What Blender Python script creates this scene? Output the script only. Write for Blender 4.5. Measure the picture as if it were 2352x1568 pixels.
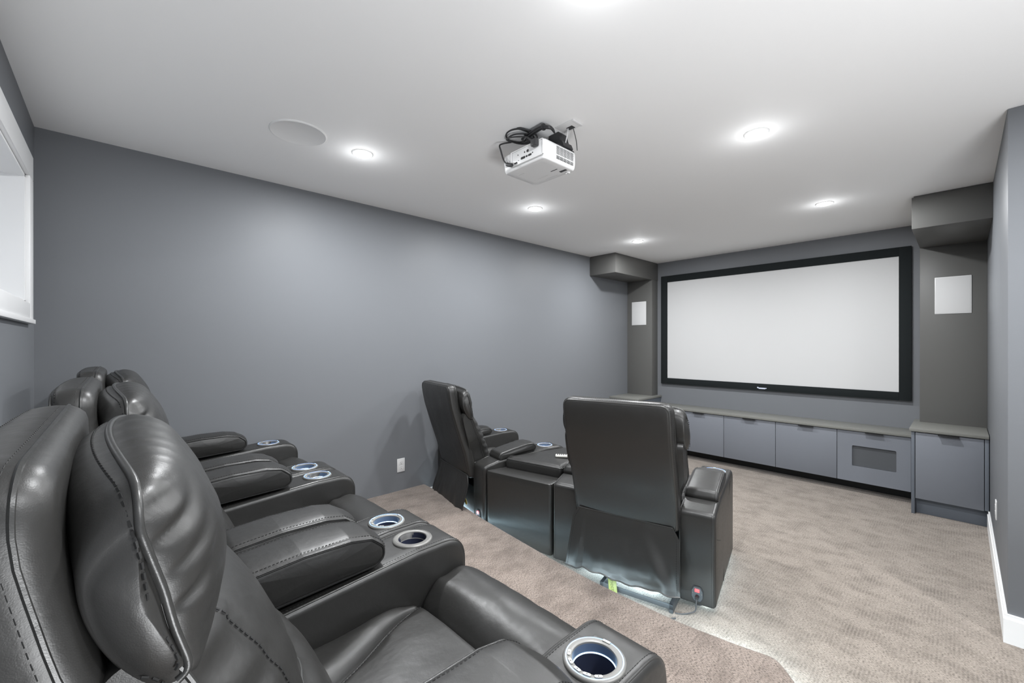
import bpy, bmesh, math, random
from mathutils import Vector, Matrix, noise
random.seed(7)
PI = math.pi
SC = bpy.context.scene
COL = SC.collection
for o in list(bpy.data.objects):
    bpy.data.objects.remove(o)

# ------------------------------------------------------------ camera
HC = 1.4536          # eye height above the lower floor
CEIL = 2.6
PLAT = 0.18
cd = bpy.data.cameras.new('camera')
cam = bpy.data.objects.new('camera', cd)
COL.objects.link(cam)
cam.location = (0, 0, HC)
cam.rotation_euler = (PI/2, 0, math.radians(46.9))
cd.sensor_width = 36
cd.lens = 965/2352*36
cd.shift_y = 6/2352
cd.clip_start = 0.02
SC.camera = cam

# ------------------------------------------------------------ world, exposure, lamps
w = bpy.data.worlds.new('world')
SC.world = w
w.use_nodes = True
w.node_tree.nodes['Background'].inputs[0].default_value = (0.75, 0.85, 1.0, 1)
w.node_tree.nodes['Background'].inputs[1].default_value = 1.2
SC.view_settings.view_transform = 'Standard'
SC.view_settings.look = 'None'
SC.view_settings.exposure = 0.17
SC.view_settings.gamma = 1.0
SC.view_settings.use_curve_mapping = False

LAMPS = [(-2.46, 1.07), (-2.46, 2.57), (-2.46, 4.22), (-0.76, 1.07), (-0.76, 2.53), (-0.76, 4.20), (0.95, 1.07), (0.95, 2.45)]  # the last pair are unseen alcove lights added to brighten the room
LAMP_W = 24.0
for (x, y) in LAMPS:
    ld = bpy.data.lights.new('downlight_glow', 'AREA')
    ld.shape = 'DISK'
    ld.size = 0.11
    ld.energy = LAMP_W*(1.2 if y > 4 else 1.18 if y < 1.2 else 1.0)
    ld.color = (0.965, 0.985, 1.0)
    lo = bpy.data.objects.new('downlight_glow', ld)
    lo.location = (x, y, CEIL-0.022)
    COL.objects.link(lo)
    pd = bpy.data.lights.new('added_ceiling_halo', 'POINT')  # added point light hung below the lens to make a ceiling halo
    pd.energy = 0.55
    pd.shadow_soft_size = 0.03
    pd.color = (0.965, 0.985, 1.0)
    po = bpy.data.objects.new('added_ceiling_halo', pd)
    po.location = (x, y, CEIL-0.11)
    COL.objects.link(po)

# added fill light without a lamp body, right of the camera, brightening the ceiling
ld = bpy.data.lights.new('ceiling_fill', 'AREA'); ld.shape = 'SQUARE'; ld.size = 0.8; ld.energy = 68; ld.color = (0.965, 0.985, 1.0)
lo = bpy.data.objects.new('ceiling_fill', ld); lo.location = (0.95, 0.55, 0.45); lo.rotation_euler = (PI, 0, 0); COL.objects.link(lo)

# ------------------------------------------------------------ materials
def newmat(name):
    m = bpy.data.materials.new(name)
    m.use_nodes = True
    nt = m.node_tree
    return m, nt, nt.nodes['Principled BSDF']

def N(nt, typ, **kw):
    n = nt.nodes.new(typ)
    for k, v in kw.items():
        setattr(n, k, v)
    return n

def plain(name, col, rough=0.5, metal=0.0, spec=0.5, emit=None, es=0.0, bump=0.0, bscale=60.0, vary=0.0):
    m, nt, b = newmat(name)
    b.inputs['Base Color'].default_value = (*col, 1)
    b.inputs['Roughness'].default_value = rough
    b.inputs['Metallic'].default_value = metal
    b.inputs['Specular IOR Level'].default_value = spec
    if emit:
        b.inputs['Emission Color'].default_value = (*emit, 1)
        b.inputs['Emission Strength'].default_value = es
    tc = N(nt, 'ShaderNodeTexCoord')
    nz = N(nt, 'ShaderNodeTexNoise')
    nz.inputs['Scale'].default_value = bscale
    nz.inputs['Detail'].default_value = 4
    nt.links.new(tc.outputs['Object'], nz.inputs['Vector'])
    if bump > 0:
        bp = N(nt, 'ShaderNodeBump')
        bp.inputs['Strength'].default_value = bump
        bp.inputs['Distance'].default_value = 0.002
        nt.links.new(nz.outputs['Fac'], bp.inputs['Height'])
        nt.links.new(bp.outputs['Normal'], b.inputs['Normal'])
    if vary > 0:
        n2 = N(nt, 'ShaderNodeTexNoise')
        n2.inputs['Scale'].default_value = 2.5
        nt.links.new(tc.outputs['Object'], n2.inputs['Vector'])
        mr = N(nt, 'ShaderNodeMapRange')
        mr.inputs['To Min'].default_value = max(0.02, rough-vary)
        mr.inputs['To Max'].default_value = min(1, rough+vary)
        nt.links.new(n2.outputs['Fac'], mr.inputs['Value'])
        nt.links.new(mr.outputs['Result'], b.inputs['Roughness'])
    return m

def leather(name, col, rough):
    m, nt, b = newmat(name)
    tc = N(nt, 'ShaderNodeTexCoord')
    vo = N(nt, 'ShaderNodeTexVoronoi')
    vo.feature = 'DISTANCE_TO_EDGE'
    vo.inputs['Scale'].default_value = 420
    nz = N(nt, 'ShaderNodeTexNoise')
    nz.inputs['Scale'].default_value = 55
    nz.inputs['Detail'].default_value = 5
    nb = N(nt, 'ShaderNodeTexNoise')
    nb.inputs['Scale'].default_value = 7
    nb.inputs['Detail'].default_value = 3
    for n in (vo, nz, nb):
        nt.links.new(tc.outputs['Object'], n.inputs['Vector'])
    b1 = N(nt, 'ShaderNodeBump')
    b1.inputs['Strength'].default_value = 0.10
    b1.inputs['Distance'].default_value = 0.0010
    nt.links.new(vo.outputs['Distance'], b1.inputs['Height'])
    b2 = N(nt, 'ShaderNodeBump')
    b2.inputs['Strength'].default_value = 0.16
    b2.inputs['Distance'].default_value = 0.003
    nt.links.new(nz.outputs['Fac'], b2.inputs['Height'])
    nt.links.new(b1.outputs['Normal'], b2.inputs['Normal'])
    b3 = N(nt, 'ShaderNodeBump')
    b3.inputs['Strength'].default_value = 0.22
    b3.inputs['Distance'].default_value = 0.012
    nt.links.new(nb.outputs['Fac'], b3.inputs['Height'])
    nt.links.new(b2.outputs['Normal'], b3.inputs['Normal'])
    nt.links.new(b3.outputs['Normal'], b.inputs['Normal'])
    cr = N(nt, 'ShaderNodeMapRange')
    cr.inputs['To Min'].default_value = rough-0.05
    cr.inputs['To Max'].default_value = rough+0.07
    nt.links.new(nz.outputs['Fac'], cr.inputs['Value'])
    nt.links.new(cr.outputs['Result'], b.inputs['Roughness'])
    b.inputs['Base Color'].default_value = (*col, 1)
    b.inputs['Specular IOR Level'].default_value = 0.6
    return m

def carpet(name, c_light, c_mid, c_dark, rot=0.0, rib=True):
    m, nt, b = newmat(name)
    tc = N(nt, 'ShaderNodeTexCoord')
    mp = N(nt, 'ShaderNodeMapping')
    mp.inputs['Rotation'].default_value = (0, 0, rot)
    nt.links.new(tc.outputs['Object'], mp.inputs['Vector'])
    # worn, darker nap patches
    big = N(nt, 'ShaderNodeTexNoise')
    big.inputs['Scale'].default_value = 5.0
    big.inputs['Detail'].default_value = 9
    big.inputs['Roughness'].default_value = 0.72
    mpb = N(nt, 'ShaderNodeMapping')
    mpb.inputs['Scale'].default_value = (1.2, 1.8, 1.0)
    nt.links.new(mp.outputs['Vector'], mpb.inputs['Vector'])
    nt.links.new(mpb.outputs['Vector'], big.inputs['Vector'])
    # rows of loops
    mps = N(nt, 'ShaderNodeMapping')
    mps.inputs['Scale'].default_value = (110, 330, 100) if rib else (330, 110, 100)
    nt.links.new(mp.outputs['Vector'], mps.inputs['Vector'])
    st = N(nt, 'ShaderNodeTexNoise')
    st.inputs['Scale'].default_value = 1.0
    st.inputs['Detail'].default_value = 3
    nt.links.new(mps.outputs['Vector'], st.inputs['Vector'])
    rb = N(nt, 'ShaderNodeTexWave')
    rb.bands_direction = 'X'
    rb.inputs['Scale'].default_value = 22
    rb.inputs['Distortion'].default_value = 1.2
    rb.inputs['Detail'].default_value = 2
    nt.links.new(mp.outputs['Vector'], rb.inputs['Vector'])
    fine = N(nt, 'ShaderNodeTexNoise')
    fine.inputs['Scale'].default_value = 70
    fine.inputs['Detail'].default_value = 4
    nt.links.new(mp.outputs['Vector'], fine.inputs['Vector'])
    r1 = N(nt, 'ShaderNodeValToRGB')
    r1.color_ramp.elements[0].position = 0.44
    r1.color_ramp.elements[0].color = (1, 1, 1, 1)
    r1.color_ramp.elements[1].position = 0.66
    r1.color_ramp.elements[1].color = (0, 0, 0, 1)
    nt.links.new(big.outputs['Fac'], r1.inputs['Fac'])
    # patch strength = (1-light mask) * rib
    inv = N(nt, 'ShaderNodeMath', operation='SUBTRACT')
    inv.inputs[0].default_value = 1.0
    nt.links.new(r1.outputs['Color'], inv.inputs[1])
    mul = N(nt, 'ShaderNodeMath', operation='MULTIPLY')
    nt.links.new(inv.outputs[0], mul.inputs[0])
    mr = N(nt, 'ShaderNodeMapRange')
    mr.inputs['To Min'].default_value = 0.38 if rib else 0.6
    mr.inputs['To Max'].default_value = 1.0
    nt.links.new((rb if rib else fine).outputs['Fac'], mr.inputs['Value'])
    nt.links.new(mr.outputs['Result'], mul.inputs[1])
    mx = N(nt, 'ShaderNodeMix', data_type='RGBA')
    mx.inputs[6].default_value = (*c_light, 1)
    mx.inputs[7].default_value = (*c_mid, 1)
    nt.links.new(mul.outputs[0], mx.inputs[0])
    r2 = N(nt, 'ShaderNodeValToRGB')
    r2.color_ramp.elements[0].position = 0.40
    r2.color_ramp.elements[0].color = (1, 1, 1, 1)
    r2.color_ramp.elements[1].position = 0.52
    r2.color_ramp.elements[1].color = (0, 0, 0, 1)
    nt.links.new(st.outputs['Fac'], r2.inputs['Fac'])
    m2 = N(nt, 'ShaderNodeMath', operation='MULTIPLY')
    m2.inputs[1].default_value = 0.95
    nt.links.new(r2.outputs['Color'], m2.inputs[0])
    mx2 = N(nt, 'ShaderNodeMix', data_type='RGBA')
    mx2.inputs[7].default_value = (*c_dark, 1)
    nt.links.new(mx.outputs[2], mx2.inputs[6])
    nt.links.new(m2.outputs[0], mx2.inputs[0])
    nt.links.new(mx2.outputs[2], b.inputs['Base Color'])
    b.inputs['Roughness'].default_value = 0.95
    b.inputs['Specular IOR Level'].default_value = 0.1
    b.inputs['Sheen Weight'].default_value = 0.25
    bp = N(nt, 'ShaderNodeBump')
    bp.inputs['Strength'].default_value = 0.6
    bp.inputs['Distance'].default_value = 0.006
    ad = N(nt, 'ShaderNodeMath', operation='ADD')
    nt.links.new(st.outputs['Fac'], ad.inputs[0])
    nt.links.new(fine.outputs['Fac'], ad.inputs[1])
    nt.links.new(ad.outputs[0], bp.inputs['Height'])
    nt.links.new(bp.outputs['Normal'], b.inputs['Normal'])
    return m

M = {}
M['ceiling'] = plain('matte_white_ceiling_paint', (0.90, 0.90, 0.90), 0.7, spec=0.2, bump=0.02, bscale=90, vary=0.1)
M['wall'] = plain('satin_slate_blue_wall_paint', (0.172, 0.180, 0.193), 0.50, spec=0.28, bump=0.06, bscale=140, vary=0.05)
M['column'] = plain('satin_charcoal_paint', (0.112, 0.111, 0.106), 0.45, spec=0.4, bump=0.06, bscale=140, vary=0.05)
M['trim'] = plain('white_semi_gloss_trim_paint', (0.86, 0.86, 0.86), 0.35, spec=0.5, bump=0.01)
M['white'] = plain('white_plastic', (0.74, 0.74, 0.74), 0.35, spec=0.5, bump=0.02)
M['grille'] = plain('white_perforated_grille', (0.66, 0.66, 0.66), 0.6, spec=0.3, bump=0.3, bscale=900)
M['ceilgrille'] = plain('white_painted_speaker_grille', (0.80, 0.80, 0.80), 0.7, spec=0.2, bump=0.3, bscale=900)
M['door'] = plain('slate_blue_lacquer', (0.180, 0.192, 0.218), 0.5, spec=0.35, bump=0.02, vary=0.05)
M['top'] = plain('warm_grey_lacquer', (0.195, 0.195, 0.18), 0.42, spec=0.4, bump=0.02, vary=0.05)
M['carcass'] = plain('slate_cabinet_carcass', (0.13, 0.145, 0.17), 0.5, spec=0.35, bump=0.02)
M['kick'] = plain('dark_toe_kick', (0.018, 0.015, 0.014), 0.6)
M['gap'] = plain('dark_recess', (0.01, 0.01, 0.012), 0.8)
M['mesh'] = plain('grey_vent_mesh', (0.075, 0.08, 0.088), 0.65, bump=0.3, bscale=500)
M['screen'] = plain('matte_projection_screen', (0.575, 0.575, 0.575), 0.85, spec=0.1, bump=0.02)
M['velvet'] = plain('black_velvet_frame', (0.012, 0.015, 0.016), 0.85, spec=0.2, bump=0.2, bscale=300)
M['black'] = plain('black_plastic', (0.02, 0.02, 0.022), 0.4, spec=0.5, bump=0.02)
M['cable'] = plain('black_rubber_cable', (0.035, 0.035, 0.037), 0.45, spec=0.5, bump=0.02)
M['metal'] = plain('dark_painted_steel', (0.10, 0.11, 0.12), 0.4, metal=0.6, bump=0.02)
M['silver'] = plain('brushed_silver_ring', (0.20, 0.197, 0.188), 0.42, metal=0.3, bump=0.05, bscale=300)
M['silver2'] = plain('silver_button', (0.42, 0.42, 0.39), 0.4, metal=0.2, bump=0.02)
M['leather'] = leather('black_leather', (0.0215, 0.021, 0.020), 0.39)
M['piping'] = leather('black_leather_piping', (0.028, 0.028, 0.027), 0.33)
M['thread'] = plain('black_thread', (0.008, 0.008, 0.008), 0.7, bump=0.02)
M['seamshade'] = plain('black_seam_shadow', (0.006, 0.006, 0.006), 0.9)  # dark seam lines; the groove shade is put into this near-black colour
M['led'] = plain('cool_blue_led', (0.3, 0.5, 0.9), 0.4, emit=(0.30, 0.55, 1.0), es=1.3)
M['ledwhite'] = plain('white_blue_led', (0.8, 0.9, 1), 0.4, emit=(0.45, 0.70, 1.0), es=2.6)
M['litrim'] = plain('blue_lit_well_rim', (0.12, 0.17, 0.26), 0.3, bump=0.01)  # black plastic rim with the LED's blue light put into its colour
M['well'] = plain('black_cup_well', (0.03, 0.035, 0.06), 0.25, spec=0.5, bump=0.02)
M['strip'] = plain('led_strip', (0.8, 0.9, 1), 0.4, emit=(0.62, 0.86, 1.0), es=16)
M['riserstrip'] = plain('white_led_strip', (0.9, 0.95, 1), 0.4, emit=(0.62, 0.87, 1.0), es=20)
M['armstrip'] = plain('cool_led_strip', (0.8, 0.9, 1), 0.4, emit=(0.70, 0.90, 1.0), es=25)
M['red'] = plain('lit_red_switch', (0.6, 0.02, 0.02), 0.3, emit=(1, 0.12, 0.14), es=1.6)
M['redpin'] = plain('red_indicator', (0.6, 0.02, 0.02), 0.3, emit=(1, 0.10, 0.12), es=9)
M['tag'] = plain('yellow_green_tag_plastic', (0.15, 0.175, 0.035), 0.5, bump=0.02)
M['label'] = plain('gold_label', (0.5, 0.42, 0.10), 0.5, bump=0.02)
M['ink'] = plain('dark_print', (0.06, 0.07, 0.01), 0.7)
M['logo'] = plain('white_print', (0.75, 0.8, 0.95), 0.5)
M['lens'] = plain('lit_lamp_lens', (1, 1, 1), 0.4, emit=(1, 0.99, 0.97), es=30)
M['glassdark'] = plain('dark_port', (0.03, 0.03, 0.03), 0.3)
M['remote'] = plain('ivory_remote_plastic', (0.66, 0.65, 0.60), 0.4, bump=0.02)
M['carpet'] = carpet('brown_patterned_carpet', (0.325, 0.278, 0.236), (0.125, 0.102, 0.083), (0.105, 0.085, 0.070), 0.0, True)
M['carpet2'] = carpet('brown_riser_carpet', (0.325, 0.266, 0.228), (0.16, 0.126, 0.105), (0.085, 0.066, 0.055), PI/2, False)
mg, ntg, bg = newmat('window_glass')
bg.inputs['Roughness'].default_value = 0.02
bg.inputs['Transmission Weight'].default_value = 1.0
M['glass'] = mg

# ------------------------------------------------------------ mesh helpers
class MB:
    def __init__(s):
        s.v = []; s.f = []; s.m = []; s.mats = []
    def mi(s, mat):
        if mat not in s.mats: s.mats.append(mat)
        return s.mats.index(mat)
    def add(s, vs, fs, mat):
        o = len(s.v); k = s.mi(mat)
        s.v += [tuple(p) for p in vs]
        for f in fs:
            s.f.append(tuple(i+o for i in f)); s.m.append(k)
    def box(s, a, b, mat, r=0.0, seg=2, xf=None):
        bm = bmesh.new()
        bmesh.ops.create_cube(bm, size=1)
        for v in bm.verts:
            v.co = Vector([(a[i]+b[i])/2 + v.co[i]*(b[i]-a[i]) for i in range(3)])
        if r > 0:
            bmesh.ops.bevel(bm, geom=bm.edges[:], offset=r, segments=seg, affect='EDGES', profile=0.5)
        bm.verts.index_update()
        vs = [v.co.copy() for v in bm.verts]
        if xf: vs = [xf @ p for p in vs]
        s.add(vs, [[v.index for v in f.verts] for f in bm.faces], mat)
        bm.free()
    def rings(s, rings, mat, closed=True, cap0=False, cap1=False):
        n = len(rings[0]); vs = [p for r in rings for p in r]; fs = []
        for k in range(len(rings)-1):
            for i in range(n if closed else n-1):
                j = (i+1) % n
                fs.append((k*n+i, k*n+j, (k+1)*n+j, (k+1)*n+i))
        if cap0:
            vs.append(sum((Vector(p) for p in rings[0]), Vector())/n); c = len(vs)-1
            for i in range(n): fs.append(((i+1) % n, i, c))
        if cap1:
            vs.append(sum((Vector(p) for p in rings[-1]), Vector())/n); c = len(vs)-1; o = (len(rings)-1)*n
            for i in range(n): fs.append((o+i, o+(i+1) % n, c))
        s.add(vs, fs, mat)
    def tube(s, pts, r, mat, n=8, closed=False, rf=None):
        pts = [Vector(p) for p in pts]; m = len(pts); rings = []; up = None
        for i in range(m):
            if closed: t = pts[(i+1) % m]-pts[i-1]
            else: t = pts[min(i+1, m-1)]-pts[max(i-1, 0)]
            if t.length < 1e-9: t = Vector((0, 0, 1))
            t.normalize()
            if up is None:
                up = Vector((0, 0, 1)) if abs(t.z) < .9 else Vector((1, 0, 0))
            up = (up - t*up.dot(t))
            if up.length < 1e-6: up = t.orthogonal()
            up.normalize(); sd = t.cross(up)
            rr = r if rf is None else rf(i/(m-1))*r
            rings.append([pts[i] + (up*math.cos(2*PI*k/n)+sd*math.sin(2*PI*k/n))*rr for k in range(n)])
        if closed: rings.append(rings[0])
        s.rings(rings, mat, True, not closed, not closed)
    def lathe(s, prof, c, mat, n=48):   # prof: list of (r,z)
        rings = [[(c[0]+r*math.cos(2*PI*k/n), c[1]+r*math.sin(2*PI*k/n), c[2]+z) for k in range(n)] for r, z in prof]
        s.rings(rings, mat)
    def stitches(s, pts, mat, step=0.011, ln=0.0065, r=0.0011):
        pts = [Vector(p) for p in pts]; acc = 0
        L = [0]
        for i in range(1, len(pts)): L.append(L[-1]+(pts[i]-pts[i-1]).length)
        def at(d):
            for i in range(1, len(L)):
                if L[i] >= d:
                    t = (d-L[i-1])/max(1e-9, L[i]-L[i-1]); return pts[i-1].lerp(pts[i], t)
            return pts[-1]
        d = 0
        while d+ln < L[-1]:
            s.tube([at(d), at(d+ln*.5), at(d+ln)], r, mat, 4); d += step
    def build(s, name, parent=None, smooth=True, angle=40, group=None):
        me = bpy.data.meshes.new(name)
        me.from_pydata(s.v, [], s.f)
        for mt in s.mats: me.materials.append(mt)
        me.polygons.foreach_set('material_index', s.m)
        me.update()
        bm = bmesh.new(); bm.from_mesh(me)
        bmesh.ops.recalc_face_normals(bm, faces=bm.faces)
        if smooth:
            a = math.radians(angle)
            for f in bm.faces: f.smooth = True
            for e in bm.edges:
                if len(e.link_faces) == 2 and e.calc_face_angle(0) > a: e.smooth = False
        bm.to_mesh(me); bm.free()
        o = bpy.data.objects.new(name, me)
        COL.objects.link(o)
        if parent: o.parent = parent
        return o

def tag(o, label=None, cat=None, group=None, kind=None):
    if label: o['label'] = label
    if cat: o['category'] = cat
    if group: o['group'] = group
    if kind: o['kind'] = kind
    return o
def struct(o): o['kind'] = 'structure'; return o
def empty(name, loc, rz=0):
    o = bpy.data.objects.new(name, None); o.location = loc; o.rotation_euler = (0, 0, rz)
    o.empty_display_size = .1
    COL.objects.link(o); return o
def copy_tree(o, parent=None):
    c = o.copy(); COL.objects.link(c)
    if parent: c.parent = parent
    for ch in list(o.children): copy_tree(ch, c)
    return c

def spline(pts, n, closed=True):
    m = len(pts); out = []
    segs = m if closed else m-1
    for s in range(segs):
        P = [pts[(s+k-1) % m] if closed else pts[min(max(s+k-1, 0), m-1)] for k in range(4)]
        for j in range(n):
            t = j/n
            out.append(tuple(0.5*((2*P[1][d])+(-P[0][d]+P[2][d])*t+(2*P[0][d]-5*P[1][d]+4*P[2][d]-P[3][d])*t*t+(-P[0][d]+3*P[1][d]-3*P[2][d]+P[3][d])*t**3) for d in range(len(pts[0]))))
    if not closed: out.append(tuple(pts[-1]))
    return out
def rpoly(pts, rad, seg=5):
    out = []; m = len(pts)
    if not isinstance(rad, (list, tuple)): rad = [rad]*m
    for i in range(m):
        p = Vector(pts[i]); a = Vector(pts[i-1])-p; b = Vector(pts[(i+1) % m])-p
        r = rad[i]
        if r <= 0: out.append(tuple(p)); continue
        la, lb = a.length, b.length; a.normalize(); b.normalize()
        ang = a.angle(b); d = min(r/math.tan(ang/2), la*.48, lb*.48)
        p0 = p+a*d; p2 = p+b*d
        for k in range(seg+1):
            t = k/seg; out.append(tuple(p0*(1-t)**2 + p*2*t*(1-t) + p2*t*t))
    return out
def subdiv(c, mx):
    out = []
    for i in range(len(c)):
        a = Vector(c[i]); b = Vector(c[(i+1) % len(c)]); k = max(1, math.ceil((b-a).length/mx))
        for j in range(k): out.append(tuple(a.lerp(b, j/k)))
    return out
def inset(c, d):
    m = len(c)
    area = sum(c[i][0]*c[(i+1) % m][1]-c[(i+1) % m][0]*c[i][1] for i in range(m))
    s = 1 if area > 0 else -1
    out = []
    for i in range(m):
        a = Vector(c[i-1]); p = Vector(c[i]); b = Vector(c[(i+1) % m])
        t = (b-a)
        if t.length < 1e-9: t = Vector((1, 0))
        t.normalize(); nrm = Vector((-t[1], t[0]))*s
        out.append(tuple(p+nrm*d))
    return out

def loft(mb, curves, cs, mat, mp, capn=4, capb=0.0, disp=None):
    """curves: one 2-D outline per section, cs: the axis coordinate of each; mp maps (a,b,c) to 3-D"""
    n = len(curves[0]); rings = []
    def ring(cv, c, k, sc=1.0):
        cx = sum(p[0] for p in cv)/n; cy = sum(p[1] for p in cv)/n
        r = []
        for i, p in enumerate(cv):
            a = cx+(p[0]-cx)*sc; b = cy+(p[1]-cy)*sc
            q = Vector(mp(a, b, c))
            if disp: q = q+Vector(disp(q, i/n, c))
            r.append(q)
        return r
    c0, c1 = cs[0], cs[-1]; sgn = 1 if c1 > c0 else -1
    for k in range(1, capn):
        sc = k/capn; rings.append(ring(curves[0], c0-sgn*capb*(1-sc*sc), 0, sc))
    base = len(rings)
    for k in range(len(cs)): rings.append(ring(curves[k], cs[k], k))
    for k in range(1, capn)[::1]:
        sc = 1-k/capn; rings.append(ring(curves[-1], c1+sgn*capb*(1-sc*sc), 0, sc))
    mb.rings(rings, mat, True, True, True)
    return rings[base:base+len(cs)]

def round_secs(w0, w1, r, seg=4, mid=6):
    """sections across from w0 to w1 with rounded ends: (c, inset)"""
    out = []
    for k in range(seg+1):
        a = PI/2*(1-k/seg); out.append((w0+r*(1-math.sin(a)) if False else w0+r-r*math.sin(a), r-r*math.cos(a)))
    for k in range(1, mid):
        out.append((w0+r+(w1-w0-2*r)*k/mid, 0))
    for k in range(seg+1):
        a = PI/2*k/seg; out.append((w1-r+r*math.sin(a), r-r*math.cos(a)))
    return out
def sstep(a, b, x):
    t = min(1, max(0, (x-a)/(b-a))); return t*t*(3-2*t)
def nz(x, y, z=0.0): return noise.noise(Vector((x, y, z)))

def simple(name, a, b, mat, r=0.0, parent=None):
    mb = MB(); mb.box(a, b, mat, r); return mb.build(name, parent, angle=30)

# ------------------------------------------------------------ the room
XL, XR, YR, YS = -3.338, 0.155, -0.326, 5.60
X2, YC = 1.7, 3.165      # side alcove right of the camera
T = 0.12
struct(simple('floor', (XL-T, YR-T, -0.12), (X2+T, YS+T, 0), M['carpet']))
struct(simple('ceiling', (XL-T, YR-T, CEIL), (X2+T, YS+T, CEIL+0.1), M['ceiling']))
struct(simple('wall_left', (XL-T, YR-T, 0), (XL, YS+T, CEIL), M['wall']))
struct(simple('wall_screen', (XL, YS, 0), (XR, YS+T, CEIL), M['wall']))
struct(simple('wall_right', (XR, YC, 0), (X2+T, YS+T, CEIL), M['wall'], 0.004))
struct(simple('wall_alcove', (X2, YR-T, 0), (X2+T, YC, CEIL), M['wall']))
# rear wall with window opening
WX0, WX1, WZ0, WZ1 = -3.025, -1.55, 1.649, 2.256
mb = MB()
mb.box((XL, YR-T-0.35, 0), (X2, YR, WZ0), M['wall'])
mb.box((XL, YR-T-0.35, WZ1), (X2, YR, CEIL), M['wall'])
mb.box((XL, YR-T-0.35, WZ0), (WX0, YR, WZ1), M['wall'])
mb.box((WX1, YR-T-0.35, WZ0), (X2, YR, WZ1), M['wall'])
struct(mb.build('wall_rear', angle=30))
# window
mb = MB(); D0 = YR-T-0.35
mb.box((WX0-0.104, YR, WZ1), (WX1+0.104, YR+0.018, WZ1+0.116), M['trim'], 0.003)
mb.box((WX0-0.104, YR, WZ0-0.075), (WX0, YR+0.018, WZ1), M['trim'], 0.003)
mb.box((WX1, YR, WZ0-0.075), (WX1+0.104, YR+0.018, WZ1), M['trim'], 0.003)
mb.box((WX0, YR, WZ0-0.075), (WX1, YR+0.018, WZ0), M['trim'], 0.003)
mb.box((WX0-0.104, YR, WZ0-0.097), (WX1+0.104, YR+0.026, WZ0-0.075), M['trim'], 0.003)
j = 0.012
mb.box((WX0, D0+0.02, WZ0), (WX0+j, YR+.002, WZ1), M['trim'])
mb.box((WX1-j, D0+0.02, WZ0), (WX1, YR+.002, WZ1), M['trim'])
mb.box((WX0, D0+0.02, WZ1-j), (WX1, YR+.002, WZ1), M['trim'])
mb.box((WX0, D0+0.02, WZ0), (WX1, YR+.002, WZ0+j), M['trim'])
for a, b in (((WX0+j, WZ0+j), (WX0+j+.05, WZ1-j)), ((WX1-j-.05, WZ0+j), (WX1-j, WZ1-j)), ((-2.31, WZ0+j), (-2.26, WZ1-j)), ((WX0+j, WZ0+j), (WX1-j, WZ0+j+.05)), ((WX0+j, WZ1-j-.05), (WX1-j, WZ1-j))):
    mb.box((a[0], D0+.03, a[1]), (b[0], D0+.07, b[1]), M['trim'], 0.004)
win = struct(mb.build('window_1', angle=30))
g = simple('window_pane', (WX0+j+.045, D0+.046, WZ0+j+.045), (WX1-j-.045, D0+.052, WZ1-j-.045), M['glass'], 0, win)
# baseboards
def baseboard(name, a, b, mb=None):
    own = mb is None
    mb = mb or MB()
    mb.box(a, (b[0], b[1], 0.118), M['trim'], 0.002)
    dx, dy = b[0]-a[0], b[1]-a[1]
    return mb
mb = MB()
mb.box((XL, 2.02, 0), (XL+.014, 4.98, .118), M['trim'], .002); mb.box((XL, 2.02, .118), (XL+.009, 4.98, .14), M['trim'], .003)
struct(mb.build('baseboard_left', angle=30))
mb = MB()
mb.box((XR-.014, YC-.014, 0), (XR, 4.985, .118), M['trim']); mb.box((XR-.009, YC-.009, .118), (XR, 4.985, .14), M['trim'])
mb.box((XR, YC-.014, 0), (X2, YC, .118), M['trim']); mb.box((XR, YC-.009, .118), (X2, YC, .14), M['trim'])
struct(mb.build('baseboard_right', angle=30))
# carpeted riser (platform)
edge = [(XL, 2.022), (-2.786, 1.985), (-2.443, 1.936), (-2.026, 1.897), (-1.635, 1.865), (-1.421, 1.856), (-1.252, 1.854), (-1.056, 1.860), (-0.886, 1.868), (-0.74, 1.890), (-0.64, 1.908), (-0.565, 1.926), (-0.525, 1.932), (-0.490, 1.910), (-0.435, 1.850), (-0.30, 1.70), (-0.15, 1.53), (X2, 1.5)]
ec = spline(edge[:-1], 6, False) + [(X2, 1.5)]
def riser():
    mb = MB()
    def offs(d):   # slightly proud nosing
        o = []
        for i, p in enumerate(ec):
            a = Vector(ec[max(0, i-1)]); b = Vector(ec[min(len(ec)-1, i+1)]); t = (b-a).normalized(); nrm = Vector((-t[1], t[0]))
            o.append((p[0]+nrm[0]*d, p[1]+nrm[1]*d))
        return o
    prof = [(0, 0.0), (0, 0.125), (0.012, 0.135), (0.02, 0.15), (0.02, 0.165), (0.013, 0.176), (0.0, PLAT)]
    rings = [[(p[0], p[1], z) for p in offs(d)] for d, z in prof]
    top = [(p[0], YR, PLAT) for p in ec]
    rings.append(top)
    rings.append([(p[0], YR, 0.0) for p in ec])
    mb.rings(rings, M['carpet2'], closed=False)
    o = mb.build('trim_1', angle=60)
    return struct(o)
riser()

# columns and soffits flanking the screen
def column(name, x0, x1, soff):
    mb = MB()
    mb.box((x0, 5.438, 0.60), (x1, YS, CEIL-0.23), M['column'], 0.002)
    mb.box(soff[0], soff[1], M['column'], 0.003)
    mb.box((soff[0][0]+(.0 if x0 < -1 else .012), soff[0][1]+.012, soff[1][2]-.003), (soff[1][0]-(.012 if x0 < -1 else 0), soff[1][1], CEIL), M['column'])
    return struct(mb.build(name, angle=30))
column('trim_2', XL, -2.950, ((XL, 4.525, 2.352), (-2.945, YS, CEIL-.012)))
column('trim_3', -0.262, XR, ((-0.262, 4.50, 2.345), (XR, YS, CEIL-.012)))

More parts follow.
